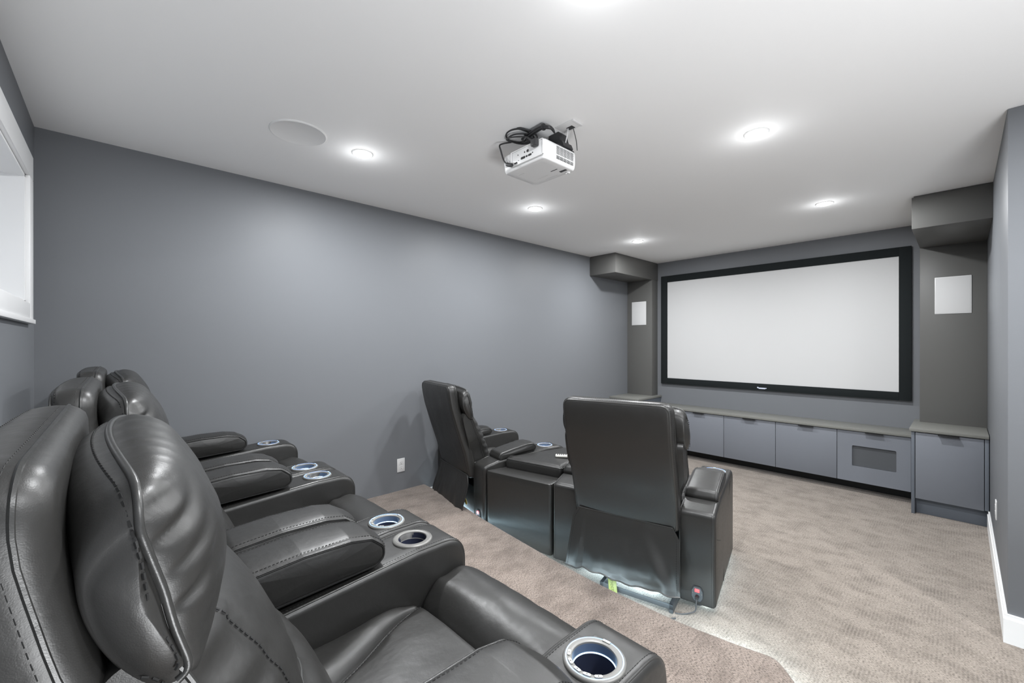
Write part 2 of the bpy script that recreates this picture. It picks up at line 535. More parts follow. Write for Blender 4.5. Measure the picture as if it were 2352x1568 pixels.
# ------------------------------------------------------------ recessed lights
def downlight():
    r = empty('recessed_light', (0, 0, CEIL))
    mb = MB(); mb.lathe([(0.062, -0.0005), (0.062, -0.003), (0.059, -0.005), (0.055, -0.006), (0.053, -0.005), (0.052, -.001)], (0, 0, 0), M['white'])
    mb.build('trim_ring', r)
    mb = MB(); mb.lathe([(0.052, -0.004), (0.045, -0.010), (0.025, -0.014), (0.0005, -0.015)], (0, 0, 0), M['lens'])
    mb.build('lens', r)
    return r
LL = ['round recessed light by the round ceiling speaker over the rear seats',
      'round recessed light in the left row, just beyond the projector',
      'round recessed light in the left row, nearest the screen wall',
      'round recessed light over the rear seats, out at the top edge of the photo',
      'round recessed light in the right row, level with the projector and nearer the camera',
      'round recessed light in the right row, in front of the screen',
      'unseen recessed light added for brightness in the right alcove, near the rear wall',
      'unseen recessed light added for brightness in the right alcove, near the corner']
d0 = downlight()
for i, (x, y) in enumerate(LAMPS):
    d = d0 if i == 0 else copy_tree(d0)
    d.location = (x, y, CEIL)
    tag(d, LL[i], 'ceiling light', 'recessed ceiling lights')
# ceiling speaker
mb = MB()
mb.lathe([(0.140, 0.0), (0.140, -0.005), (0.136, -0.008), (0.131, -0.007), (0.128, -0.005), (0.0005, -0.0055)], (0, 0, 0), M['ceilgrille'], 64)
o = mb.build('ceiling_speaker'); o.location = (-2.455, 0.712, CEIL)
tag(o, 'round flush white speaker grille in the ceiling beside a recessed light', 'speaker')

# column speakers
def colspk(x0, x1, label):
    r = empty('in_wall_speaker', ((x0+x1)/2, 5.438, 1.892))
    w2, h2 = (x1-x0)/2, 0.166
    mb = MB(); mb.box((-w2, -0.006, -h2), (w2, 0, h2), M['white'], 0.002); mb.build('frame', r)
    mb = MB(); mb.box((-w2+.006, -0.008, -h2+.006), (w2-.006, -0.005, h2-.006), M['grille'], 0.001); mb.build('grille', r)
    tag(r, label, 'speaker', 'square white speakers on the columns')
colspk(-3.262, -3.037, 'square white speaker grille on the charcoal column left of the screen')
colspk(-0.164, 0.064, 'square white speaker grille on the charcoal column right of the screen')

# ------------------------------------------------------------ projection screen
r = empty('projection_screen', (-1.6, YS, 0.905))
sx0, sx1, sz0, sz1 = -2.880, -0.325, 0.905, 2.400
ix0, ix1, iz0, iz1 = -2.790, -0.415, 0.984, 2.312
def L(x, y, z): return (x+1.6, y-YS, z-0.905)
mb = MB()
for a, b in (((sx0, sz0), (ix0, sz1)), ((ix1, sz0), (sx1, sz1)), ((ix0, sz0), (ix1, iz0)), ((ix0, iz1), (ix1, sz1))):
    mb.box(L(a[0], YS-.038, a[1]), L(b[0], YS-.003, b[1]), M['velvet'], 0.002)
mb.build('frame', r, angle=30)
mb = MB(); mb.box(L(ix0, YS-.026, iz0), L(ix1, YS-.016, iz1), M['screen']); mb.build('screen_surface', r, angle=30)
def text_mesh(body, size, mat, name, parent, mtx, ext=0.0004, bold=0.0):
    cu = bpy.data.curves.new(name, 'FONT'); cu.body = body; cu.size = size; cu.extrude = ext; cu.align_x = 'CENTER'; cu.align_y = 'CENTER'; cu.offset = bold
    t = bpy.data.objects.new(name, cu); COL.objects.link(t)
    dg = bpy.context.evaluated_depsgraph_get(); dg.update()
    me = bpy.data.meshes.new_from_object(t.evaluated_get(dg)); me.transform(mtx); me.materials.clear(); me.materials.append(mat)
    bpy.data.objects.remove(t)
    o = bpy.data.objects.new(name, me); COL.objects.link(o)
    if parent: o.parent = parent
    return o
RX = Matrix.Rotation(PI/2, 4, 'X')
mb = MB(); mb.box(L(-1.662, YS-.0392, 0.929), L(-1.562, YS-.0382, 0.9365), M['logo'], .0003)
mb.box(L(-1.662, YS-.0392, 0.9335), L(-1.648, YS-.0382, 0.944), M['logo'], .0003)
mb.box(L(-1.646, YS-.0392, 0.9225), L(-1.575, YS-.0382, 0.9275), M['logo'], .0003)
lg = mb.build('logo', r); lg['label'] = 'small white maker mark on the lower frame'
tag(r, 'wide white projection screen in a black velvet frame on the end wall', 'projection screen')

# ------------------------------------------------------------ cabinets
def tower(name, x0, x1, label, fill_right):
    """floor standing end cabinet"""
    r = empty(name, ((x0+x1)/2, 5.29, 0)); cx = (x0+x1)/2; cy = 5.29
    def Q(x, y, z): return (x-cx, y-cy, z)
    y0 = 4.985
    mb = MB()
    mb.box(Q(x0, y0, 0.0), Q(x0+.022, YS-.002, 0.704), M['carcass'], .001)
    mb.box(Q(x1-.022, y0, 0.14), Q(x1, YS-.002, 0.704), M['carcass'], .001)
    mb.box(Q(x0+.022, y0+.03, 0.14), Q(x1-.022, YS-.004, 0.704), M['carcass'])
    mb.build('body', r, angle=30)
    mb = MB(); mb.box(Q(x0+.022, y0+.055, 0), Q(x1-.002, YS-.01, 0.138), M['carcass'], .001); mb.build('toe_kick', r, angle=30)
    mb = MB(); mb.box(Q(x0-.012 if x0 > -1 else x0, y0-.014, 0.706), Q(x1 if x0 > -1 else x1+.012, YS-.002, 0.733), M['top'], .002); mb.build('top_panel', r, angle=30)
    mb = MB(); mb.box(Q(x0+.026, y0-.001, 0.136), Q(x1-.026, y0+.019, 0.699), M['door'], .0015); d = mb.build('door', r, angle=30)
    m_ = (x0+x1)/2
    mb = MB(); mb.box(Q(m_-.06, y0-.030, 0.6995), Q(m_+.06, y0+.01, 0.7025), M['black'], .0005)
    mb.box(Q(m_-.06, y0-.030, 0.6925), Q(m_+.06, y0-.0275, 0.7025), M['black'], .0005); mb.build('handle', d, angle=30)
    tag(r, label, 'cabinet', 'tall end cabinets beside the bench cabinets')
    return r
tower('end_cabinet', -0.293, 0.151, 'tall slate blue end cabinet under the right column', True)
tower('end_cabinet', XL+.002, -2.90, 'tall slate blue end cabinet under the left column, mostly behind the front seats', False)
bounds = [-0.308, -0.848, -1.388, -1.928, -2.468, -2.885]
BL = ['low bench cabinet with a grey mesh vent in its door, beside the right end cabinet'.replace(' in its door', ''),
      'low plain slate bench cabinet immediately left of the one with the mesh vent',
      'low plain slate bench cabinet two doors left of the mesh vent',
      'low slate bench cabinet partly hidden behind the right front recliner headrest',
      'low slate bench cabinet beside the left end cabinet, hidden by front seats']
for i in range(5):
    x1, x0 = bounds[i], bounds[i+1]; cx = (x0+x1)/2; y0 = 5.25
    r = empty('bench_cabinet', (cx, 5.42, 0))
    def Q(x, y, z): return (x-cx, y-5.42, z)
    mb = MB(); mb.box(Q(x0, y0+.022, 0.112), Q(x1, YS-.004, 0.606), M['gap']); mb.build('body', r, angle=30)
    mb = MB(); mb.box(Q(x0, y0+.20, 0.0), Q(x1, YS-.02, 0.112), M['kick']); mb.build('toe_kick', r, angle=30)
    mb = MB(); g = .0022
    a = (x0+g, y0, 0.110); b = (x1-g, y0+.020, 0.602)
    if i == 0:
        vx0, vx1, vz0, vz1 = -0.730, -0.408, 0.262, 0.463
        oc = rpoly([(vx0, vz0), (vx1, vz0), (vx1, vz1), (vx0, vz1)], .012, 4)
        # door face with a hole: quad strips from outer rectangle to the rounded opening
        n = len(oc); outer = []
        ccx, ccz = (vx0+vx1)/2, (vz0+vz1)/2
        for p in oc:
            dx, dz = p[0]-ccx, p[1]-ccz
            tx = ((b[0]-ccx) if dx > 0 else (a[0]-ccx))/dx if abs(dx) > 1e-9 else 1e9
            tz = ((b[2]-ccz) if dz > 0 else (a[2]-ccz))/dz if abs(dz) > 1e-9 else 1e9
            t = min(tx, tz); outer.append((ccx+dx*t, ccz+dz*t))
        # force rectangle corners
        for cxy in ((a[0], a[2]), (b[0], a[2]), (b[0], b[2]), (a[0], b[2])):
            k = min(range(n), key=lambda q: (outer[q][0]-cxy[0])**2+(outer[q][1]-cxy[1])**2); outer[k] = cxy
        R0 = [Q(p[0], y0+.02, p[1]) for p in outer]; R1 = [Q(p[0], y0, p[1]) for p in outer]
        R2 = [Q(p[0], y0, p[1]) for p in oc]; R3 = [Q(p[0], y0+.02, p[1]) for p in oc]
        mb.rings([R0, R1, R2, R3, R0], M['door'])
        d = mb.build('door', r, angle=30)
        m2 = MB(); m2.box(Q(vx0-.01, y0+.016, vz0-.01), Q(vx1+.01, y0+.0215, vz1+.01), M['mesh']); v = m2.build('vent_mesh', d, angle=30); v['label'] = 'grey mesh panel'
    else:
        mb.box(Q(*a), Q(*b), M['door'], .0012); d = mb.build('door', r, angle=30)
    m_ = [-0.563, -1.108, -1.648, -2.219, -2.68][i]
    mb = MB(); mb.box(Q(m_-.066, y0-.028, 0.6025), Q(m_+.066, y0+.01, 0.6055), M['black'], .0005)
    mb.box(Q(m_-.066, y0-.028, 0.5955), Q(m_+.066, y0-.0255, 0.6055), M['black'], .0005); mb.build('handle', d, angle=30)
    tag(r, BL[i], 'cabinet', 'low bench cabinets under the screen')
o = simple('countertop', (-2.885, 5.232, 0.608), (-0.2955, YS-.002, 0.633), M['top'], .002)
tag(o, 'long warm grey top laid over the low bench cabinets under the screen', 'countertop')

# ------------------------------------------------------------ outlets
def outlet(loc, rz, label):
    r = empty('wall_outlet', loc, rz)      # faces -Y locally
    mb = MB(); mb.box((-.036, -.006, -.058), (.036, 0, .058), M['white'], .002); mb.build('cover_plate', r)
    for s in (1, -1):
        mb = MB(); c = [(q[0], q[1]+s*.020) for q in rpoly([(-.0165, -.014), (.0165, -.014), (.0165, .014), (-.0165, .014)], .007, 4)]
        mb.rings([[(p[0], -.005, p[1]) for p in c], [(p[0], -.0075, p[1]) for p in c]], M['white'], True, False, True)
        mb.box((-.007, -.0079, s*.020+.002), (-.0052, -.0070, s*.020+.010), M['glassdark'])
        mb.box((.0052, -.0079, s*.020+.003), (.007, -.0070, s*.020+.009), M['glassdark'])
        mb.box((-.0025, -.0079, s*.020-.010), (.0025, -.0070, s*.020-.005), M['glassdark'])
        mb.build('socket', r)
    tag(r, label, 'outlet', 'white wall outlets')
outlet((XL, 1.795, .400), PI/2, 'white wall outlet on the left wall above the carpeted riser')
outlet((XR, 4.06, .405), -PI/2, 'white wall outlet on the right wall, seen nearly edge on')

# ------------------------------------------------------------ projector
def projector():
    x0, x1, y0, y1, z0, z1 = -1.735, -1.425, 1.552, 1.815, 2.392, 2.492
    cx, cy, cz = (x0+x1)/2, (y0+y1)/2, z0
    r = empty('ceiling_projector', (cx, cy, cz), 0)
    W, D, H = (x1-x0)/2, (y1-y0)/2, z1-z0
    # body: rounded plan outline lofted in z
    oc = subdiv(rpoly([(-W, -D), (W, -D), (W, D), (-W, D)], [.032, .028, .026, .04], 8), .03)
    secs = [(0.0, .013), (0.003, .009), (0.010, .0045), (0.022, .0015), (0.04, 0), (0.085, 0.0), (0.094, .003), (H, .010)]
    mb = MB(); loft(mb, [inset(oc, d) for _, d in secs], [c for c, _ in secs], M['white'], lambda a, b, c: (a, b, c), capn=4)
    mb.build('housing', r, angle=50)
    # connector recess panel on the rear (-Y) face
    mb = MB(); y = -D
    mb.box((-.080, y-.0012, .018), (.148, y+.002, .090), M['white'], .001)
    for q in (((-.084, .014), (.152, .018)), ((-.084, .090), (.152, .094)), ((-.084, .014), (-.080, .094)), ((.148, .014), (.152, .094))):
        mb.box((q[0][0], y-.006, q[0][1]), (q[1][0], y+.002, q[1][1]), M['white'], .001)
    mb.build('connector_panel', r, angle=30)
    ports = [(-.047, .029, .011, .004), (-.026, .036, .002, .002), (.008, .040, .016, .006), (.035, .040, .006, .005), (.058, .040, .012, .005), (.078, .045, .003, .003), (.02, .066, .003, .004), (-.03, .066, .002, .003), (.042, .066, .007, .007)]
    for (px, pz_, a, b) in ports:
        mb = MB(); c = rpoly([(px-a, pz_-b), (px+a, pz_-b), (px+a, pz_+b), (px-a, pz_+b)], min(a, b)*.8, 3)
        mb.rings([[(p[0], y-.001, p[1]) for p in c], [(p[0], y-.0026, p[1]) for p in c]], M['glassdark'], True, False, True)
        mb.build('port', r)
    mb = MB()
    c = [(.019*math.cos(t*PI/12), .019*math.sin(t*PI/12)) for t in range(24)]
    mb.rings([[(-.122+p[0], y-.0005, .050+p[1]*1.1) for p in c], [(-.122+p[0]*.9, y-.003, .050+p[1]) for p in c]], M['white'], True, False, True)
    mb.build('speaker_cap', r)
    # vent louvres on the right (+X) side
    mb = MB()
    for row in range(14):
        zz = .083-row*.0048
        if row == 9: continue
        for k in range(5):
            yy = -.036+k*.028
            mb.box((W-.0008, yy, zz-.0011), (W+.0008, yy+.025, zz+.0011), M['glassdark'])
    mb.build('vent', r)
    # underside details
    for a, b, mt in (((.055, .03, -.0008), (.10, .036, .001), 'glassdark'), ((.085, .065, -.0008), (.130, .083, .001), 'glassdark'), ((-.06, .055, -.0006), (.01, .060, .001), 'grille'), ((-.04, .09, -.0006), (.05, .096, .001), 'grille'), ((-.10, -.06, -.0006), (-.06, -.055, .001), 'grille')):
        mb = MB(); mb.box(a, b, M[mt]); mb.build('underside_slot', r)
    mb = MB(); mb.lathe([(0.012, 0.002), (.012, -.005), (.009, -.008), (.0005, -.0085)], (.115, .105, 0), M['white'], 20); mb.build('foot', r)
    # lens barrel at the front
    mb = MB(); c = [(.034*math.cos(t*PI/16), .034*math.sin(t*PI/16)) for t in range(32)]
    mb.rings([[(-.09+p[0], D-.005, .052+p[1]) for p in c], [(-.09+p[0], D+.018, .052+p[1]) for p in c], [(-.09+p[0]*.8, D+.020, .052+p[1]*.8) for p in c]], M['black'], True, False, True)
    mb.build('lens_barrel', r)
    # mount: black bracket plus ceiling plate
    mb = MB()
    mb.box((-.02, -.01, H-.002), (.14, .13, H+.012), M['black'], .004)
    bo = rpoly([(.01, 0.012), (.150, 0.012), (.135, .045), (.10, .062), (.03, .062)], .008, 3)
    mb.rings([[(p[0], .03, H+p[1]-.004) for p in bo], [(p[0], .11, H+p[1]-.004) for p in bo]], M['black'], True, True, True)
    mb.rings([[(.02, .03, H), (.13, .03, H), (.13, .12, H), (.02, .12, H)], [(.03, .045, CEIL-cz-.004), (.10, .045, CEIL-cz-.004), (.10, .11, CEIL-cz-.004), (.03, .11, CEIL-cz-.004)]], M['black'], True, True, True)
    mb.build('mount', r)
    tag(r, 'white ceiling projector hung under a dark bracket with cables plugged into its back', 'projector')
    # loose cables: coil bundle lying on top / left rear
    R_ = []
    cb = empty('projector_cable', (-1.62, 1.56, 2.545))
    mb = MB()
    def C(x, y, z): return (x+1.62, y-1.56, z-2.50)
    for k, (ra, rb, dz) in enumerate([(.080, .032, .012), (.072, .026, .004), (.088, .036, .002), (.066, .022, -.004), (.084, .030, -.008)]):
        pts = []
        for t in range(40):
            a = 2*PI*t/40
            pts.append(C(-1.655+ra*math.cos(a)+.003*k, 1.615+ra*.95*math.sin(a), 2.532+.0075*k+.012*math.sin(a+k)-.018*math.cos(a)))
        mb.tube(pts, .0042, M['cable'], 8, closed=True)
    mb.build('coil', cb)
    # bundle, running right to the back of the mount
    mb = MB()
    for k in range(5):
        oz = .010*math.cos(k*1.3); oy = .010*math.sin(k*1.3)
        mb.tube(spline([C(-1.625, 1.60+oy, 2.512+oz), C(-1.58, 1.60+oy, 2.522+oz), C(-1.52, 1.60+oy, 2.530+oz*.6), C(-1.475, 1.60+oy, 2.528+oz*.5), C(-1.44, 1.62+oy, 2.520+oz*.5), C(-1.45, 1.66, 2.512)], 6, False), .0048, M['cable'], 8)
    mb.tube([C(-1.597, 1.60, 2.519), C(-1.590, 1.60, 2.521)], .019, M['cable'], 12)
    mb.tube([C(-1.476, 1.60, 2.529), C(-1.468, 1.60, 2.528)], .017, M['cable'], 12)
    mb.build('cable_tie', cb)
    mb = MB()
    mb.tube(spline([C(-1.60, 1.585, 2.505), C(-1.56, 1.56, 2.495), C(-1.52, 1.545, 2.465), C(-1.490, 1.535, 2.440)], 6, False), .0045, M['cable'], 8)
    mb.box(C(-1.492, 1.522, 2.410), C(-1.455, 1.549, 2.444), M['cable'], .004)
    mb.build('power_plug', cb)
    mb = MB()
    mb.tube(spline([C(-1.715, 1.60, 2.535), C(-1.750, 1.575, 2.532), C(-1.757, 1.55, 2.515), C(-1.742, 1.545, 2.480), C(-1.712, 1.54, 2.415), C(-1.675, 1.535, 2.378)], 7, False), .0045, M['cable'], 8)
    mb.tube([C(-1.680, 1.536, 2.382), C(-1.665, 1.537, 2.374), C(-1.645, 1.539, 2.368)], .0105, M['cable'], 10)
    mb.build('video_plug', cb)
    tag(cb, 'coiled black cables tied behind the ceiling projector', 'cable')
    # ceiling plate with wires
    pl = empty('ceiling_cable_plate', (-1.405, 1.725, CEIL))
    mb = MB(); mb.box((-.062, -.040, -.006), (.050, .040, 0), M['white'], .002)
    mb.box((.046, -.040, -.010), (.060, .040, -.0), M['white'], .002); mb.build('cover_plate', pl)
    mb = MB(); mb.box((-.020, .0, -.0068), (.018, .030, -.005), M['glassdark']); mb.build('opening', pl)
    mb = MB(); mb.tube(spline([(-.015, .01, -.004), (-.018, .01, -.03), (-.040, .02, -.07), (-.055, .03, -.100)], 5, False), .0028, M['white'], 6)
    mb.build('white_wire', pl)
    mb = MB(); mb.tube(spline([(.010, .02, -.004), (.008, .03, -.02), (.0, .06, -.06), (-.005, .075, -.106)], 5, False), .0024, M['cable'], 6)
    mb.build('black_wire', pl)
    tag(pl, 'small white ceiling plate with two wires beside the projector', 'cable plate')
projector()

# ------------------------------------------------------------ recliners
HW = 0.469; AW = 0.185; CUPX = 0.380; CUPY = 0.628; CUPZ = 0.600
HW0 = HW
LEA, PIP, THR = M['leather'], M['piping'], M['thread']

def arm_outline():
    return subdiv(rpoly([(0.0, 0.030), (0.0, 0.530), (0.13, 0.562), (0.50, 0.594), (0.60, 0.602), (0.790, 0.602), (0.787, 0.030)],
                        [.012, .040, .05, .05, .05, .135, .03], 10), .035)
def make_arm(side, parent):
    c = side*(HW-AW/2)
    oc = arm_outline(); secs = round_secs(-AW/2, AW/2, .020, 4, 5)
    def bul(a, b, x): return (c+x, a, b)
    mb = MB()
    R_ = loft(mb, [inset(oc, d) for _, d in secs], [x for x, _ in secs], LEA, bul, capn=5, capb=0.006)
    o = mb.build('armrest', parent)
    # cut the cup well opening
    cm = MB(); cm.lathe([(.0500, -.09), (.0500, .05)], (c, CUPY, CUPZ), LEA, 40)
    n = 40
    cm.f.append(tuple(range(n))); cm.m.append(0); cm.f.append(tuple(range(2*n-1, n-1, -1))); cm.m.append(0)
    cut = cm.build('cutter')
    md = o.modifiers.new('b', 'BOOLEAN'); md.object = cut; md.operation = 'DIFFERENCE'; md.solver = 'FAST'
    dg = bpy.context.evaluated_depsgraph_get(); dg.update()
    me = bpy.data.meshes.new_from_object(o.evaluated_get(dg)); o.modifiers.clear(); o.data = me
    bpy.data.objects.remove(cut)
    # seams: piping on both top edges and down the front, stitches inboard
    m2 = MB()
    n = len(oc); k0 = 2; k1 = len(secs)-3
    def edge(x, d, off):
        cv = inset(oc, d-off)
        pts = [(c+x, p[0], p[1]) for p in cv if p[1] > 0.03 and p[0] < 5]
        # order from rear-bottom up and over to front-bottom
        st = min(range(n), key=lambda i: (oc[i][0])+(oc[i][1]))
        seq = [cv[(st+i) % n] for i in range(n)]
        if seq[3][0] > seq[-3][0]: seq = seq[::-1]
        return [(c+x, p[0], p[1]) for p in seq if p[1] > .03]
    for s in (-1, 1):
        m2.tube(edge(s*(AW/2-.010), .004, 0.0005), .0028, PIP, 6)
        m2.stitches(edge(s*(AW/2-.020), .0, .0004), THR, .0095, .0055, .0007)
    # outer side panel seams
    xo = c+side*(AW/2+.0030)
    m2.tube(spline([(xo, 0.02, .40), (xo, 0.20, .335), (xo, .34, .36), (xo, .50, .47), (xo, .60, .56)], 4, False), .0010, M['seamshade'], 5)
    m2.tube([(xo-side*.0012, .30, .33), (xo-side*.0012, .30, .05)], .0012, M['seamshade'], 5)
    sm = m2.build('seam_piping', o)
    return o

def make_pad(side, parent, lift):
    c = side*(HW-AW/2)
    if lift:
        P = [(.085, .580), (.085, .655), (.12, .692), (.25, .704), (.38, .704), (.445, .692), (.485, .658), (.487, .622), (.460, .600)]
    else:
        P = [(.150, .548), (.135, .575), (.155, .612), (.28, .636), (.40, .655), (.455, .655), (.485, .635), (.486, .610), (.462, .590)]
    oc = subdiv(rpoly(P, .030, 7), .018); w = .086
    secs = round_secs(-w, w, .016, 4, 6)
    def mp(a, b, x):
        t = 1-(x/w)**2
        k = sstep(.60, .68, b) if lift else sstep(.58, .63, b)
        return (c+x, a+(.010*t if a > .46 else 0), b+.008*t*k)
    def dp(q, u, x):
        if abs(x) > w-.004 and lift:
            return (math.copysign(.002, x)*(nz(q[1]*11, q[2]*8, c)*.8), 0, 0)
        return (0, 0, .0016*nz(q[0]*14, q[1]*12))
    mb = MB(); loft(mb, [inset(oc, d) for _, d in secs], [x for x, _ in secs], LEA, mp, capn=8, capb=.007, disp=dp)
    n = len(oc)
    # top run: from rear bottom, over the top, to the front tip
    zlim = .60 if lift else .585
    st = min(range(n), key=lambda i: oc[i][0]*3+oc[i][1])
    def run(d, x):
        cv = inset(oc, d); seq = [cv[(st+i) % n] for i in range(n)]
        if seq[2][1] < seq[-2][1]: seq = seq[::-1]
        out = []
        for p in seq:
            if p[1] < zlim-.02 and p[0] > .3: break
            out.append(mp(p[0], p[1], x))
        return out
    for s in (-1, 1):
        mb.tube(run(.0045, s*(w-.0045)), .0026, PIP, 6)
        mb.tube(run(.0075, s*(w-.0015)), .0014, M['seamshade'], 5)
        mb.stitches(run(-.0009, s*(w-.016)), THR, .0095, .0056, .0008)
    return mb.build('armrest_pad', parent, angle=80)

def make_cup(side, parent, lit):
    c = (side*(HW-AW/2) if False else side*CUPX, CUPY, CUPZ)
    sl = M['silver']
    mb = MB()
    z = .0025
    mb.lathe([(.0672, -.002), (.0672, z), (.0655, z+.003), (.0615, z+.0045)], c, sl, 64)
    mb.lathe([(.0615, z+.0045), (.0610, z+.0036), (.0598, z+.0036), (.0593, z+.0045)], c, M['led'] if lit else sl, 64)
    mb.lathe([(.0593, z+.0045), (.0500, z+.0045), (.0478, z+.003), (.0470, z)], c, sl, 64)
    mb.lathe([(.0470, z), (.0468, -.016)], c, M['litrim'] if lit else M['well'], 64)
    mb.lathe([(.0468, -.016), (.0456, -.0165), (.0452, -.0175), (.0456, -.0185)], c, M['ledwhite'] if lit else sl, 64)
    mb.lathe([(.0456, -.0185), (.0440, -.075), (.040, -.082), (.0005, -.083)], c, M['well'], 64)
    o = mb.build('cup_holder', parent)
    o['label'] = 'silver cup holder ring with a glowing blue light' if lit else 'silver cup holder ring with its light off'
    if lit:
        for ang in (213, 240, 266, 290, 315):
            a = math.radians(ang - (0 if side > 0 else 0)); rr = .0535
            bx, by = c[0]+rr*math.cos(a), c[1]+rr*math.sin(a)
            m = MB(); pl = []
            L_, W_ = .0085, .0036
            for k in range(16):
                t = 2*PI*k/16
                lx = (L_-W_)*(1 if math.cos(t) > 0 else -1)+W_*math.cos(t); ly = W_*math.sin(t)
                ta = a+PI/2
                pl.append((bx+lx*math.cos(ta)-ly*math.sin(ta), by+lx*math.sin(ta)+ly*math.cos(ta)))
            m.rings([[(p[0], p[1], c[2]+z+.003) for p in pl], [(p[0], p[1], c[2]+z+.0062) for p in pl]], M['silver2'], True, False, True)
            m.box((bx-.0009, by-.0009, c[2]+z+.006), (bx+.0009, by+.0009, c[2]+z+.0066), M['black'])
            m.build('control_button', o)
        a = math.radians(98); ta = a+PI/2; bx, by = c[0]+.0575*math.cos(a), c[1]+.0575*math.sin(a)
        m = MB(); xf = Matrix.Translation((bx, by, c[2]+z+.0045)) @ Matrix.Rotation(ta, 4, 'Z')
        m.box((-.009, -.0035, 0), (.009, .0035, .0022), M['silver2'], .0005, 2, xf)
        m.box((-.007, -.0020, .002), (.007, .0020, .0026), M['led'], 0, 2, xf)
        m.build('logo_tab', o)
    return o

def shell_y(z, top):
    """rear face of the back shell"""
    if z < .42: return -.03
    zz = z
    k = 1.0 if top > 1.145 else .90
    pts = [(.42, -.035), (.60, -.085*k), (.80, -.160*k), (.95, -.212*k), (1.08, -.240*k), (1.15, -.240*k), (1.20, -.232*k)]
    for i in range(len(pts)-1):
        if zz <= pts[i+1][0]:
            t = (zz-pts[i][0])/(pts[i+1][0]-pts[i][0]); t = t
            return pts[i][1]+(pts[i+1][1]-pts[i][1])*t
    return pts[-1][1]
def make_shell(parent, top):
    hw = .320 if top > 1.145 else .300
    oc = subdiv(rpoly([(-.295, .405), (.295, .405), (hw, .62), (hw, top), (-hw, top), (-hw, .62)], [.03, .03, .3, .060, .060, .3], 8), .03)
    def mp(a, b, c):
        sy = (shell_y(b-.02, top)+shell_y(b, top)+shell_y(b+.02, top))/3
        return (a, sy+c*.90-(.010*(1-(a/hw)**2) if c < .05 else 0), b)
    secs = [(0.0, .026), (.002, .014), (.007, .006), (.014, .0015), (.022, 0), (.045, -.002), (.066, 0), (.078, .006), (.088, .015), (.092, .026)]
    mb = MB()
    def dp(q, u, x): return (0, .002*nz(q[0]*8, q[2]*8, 3), 0)
    loft(mb, [inset(oc, d) for _, d in secs], [c for c, _ in secs], LEA, mp, capn=12, capb=0.0, disp=dp)
    def run(d, c, zmin=.40):
        cv = inset(oc, d); n = len(cv)
        st = min(range(n), key=lambda i: abs(cv[i][0])*.2+cv[i][1])
        return [mp(cv[(st+i) % n][0], cv[(st+i) % n][1], c) for i in range(n+1)]
    mb.tube(run(.013, .003), .0030, PIP, 6)
    mb.stitches(run(.0035, .010)[1:-1], THR, .012, .007, .0010)
    mb.stitches(run(-.0005, .050)[1:-1], THR, .012, .007, .0014)
    mb.tube(run(-.0005, .062), .0030, PIP, 6)
    return mb.build('back_shell', parent)

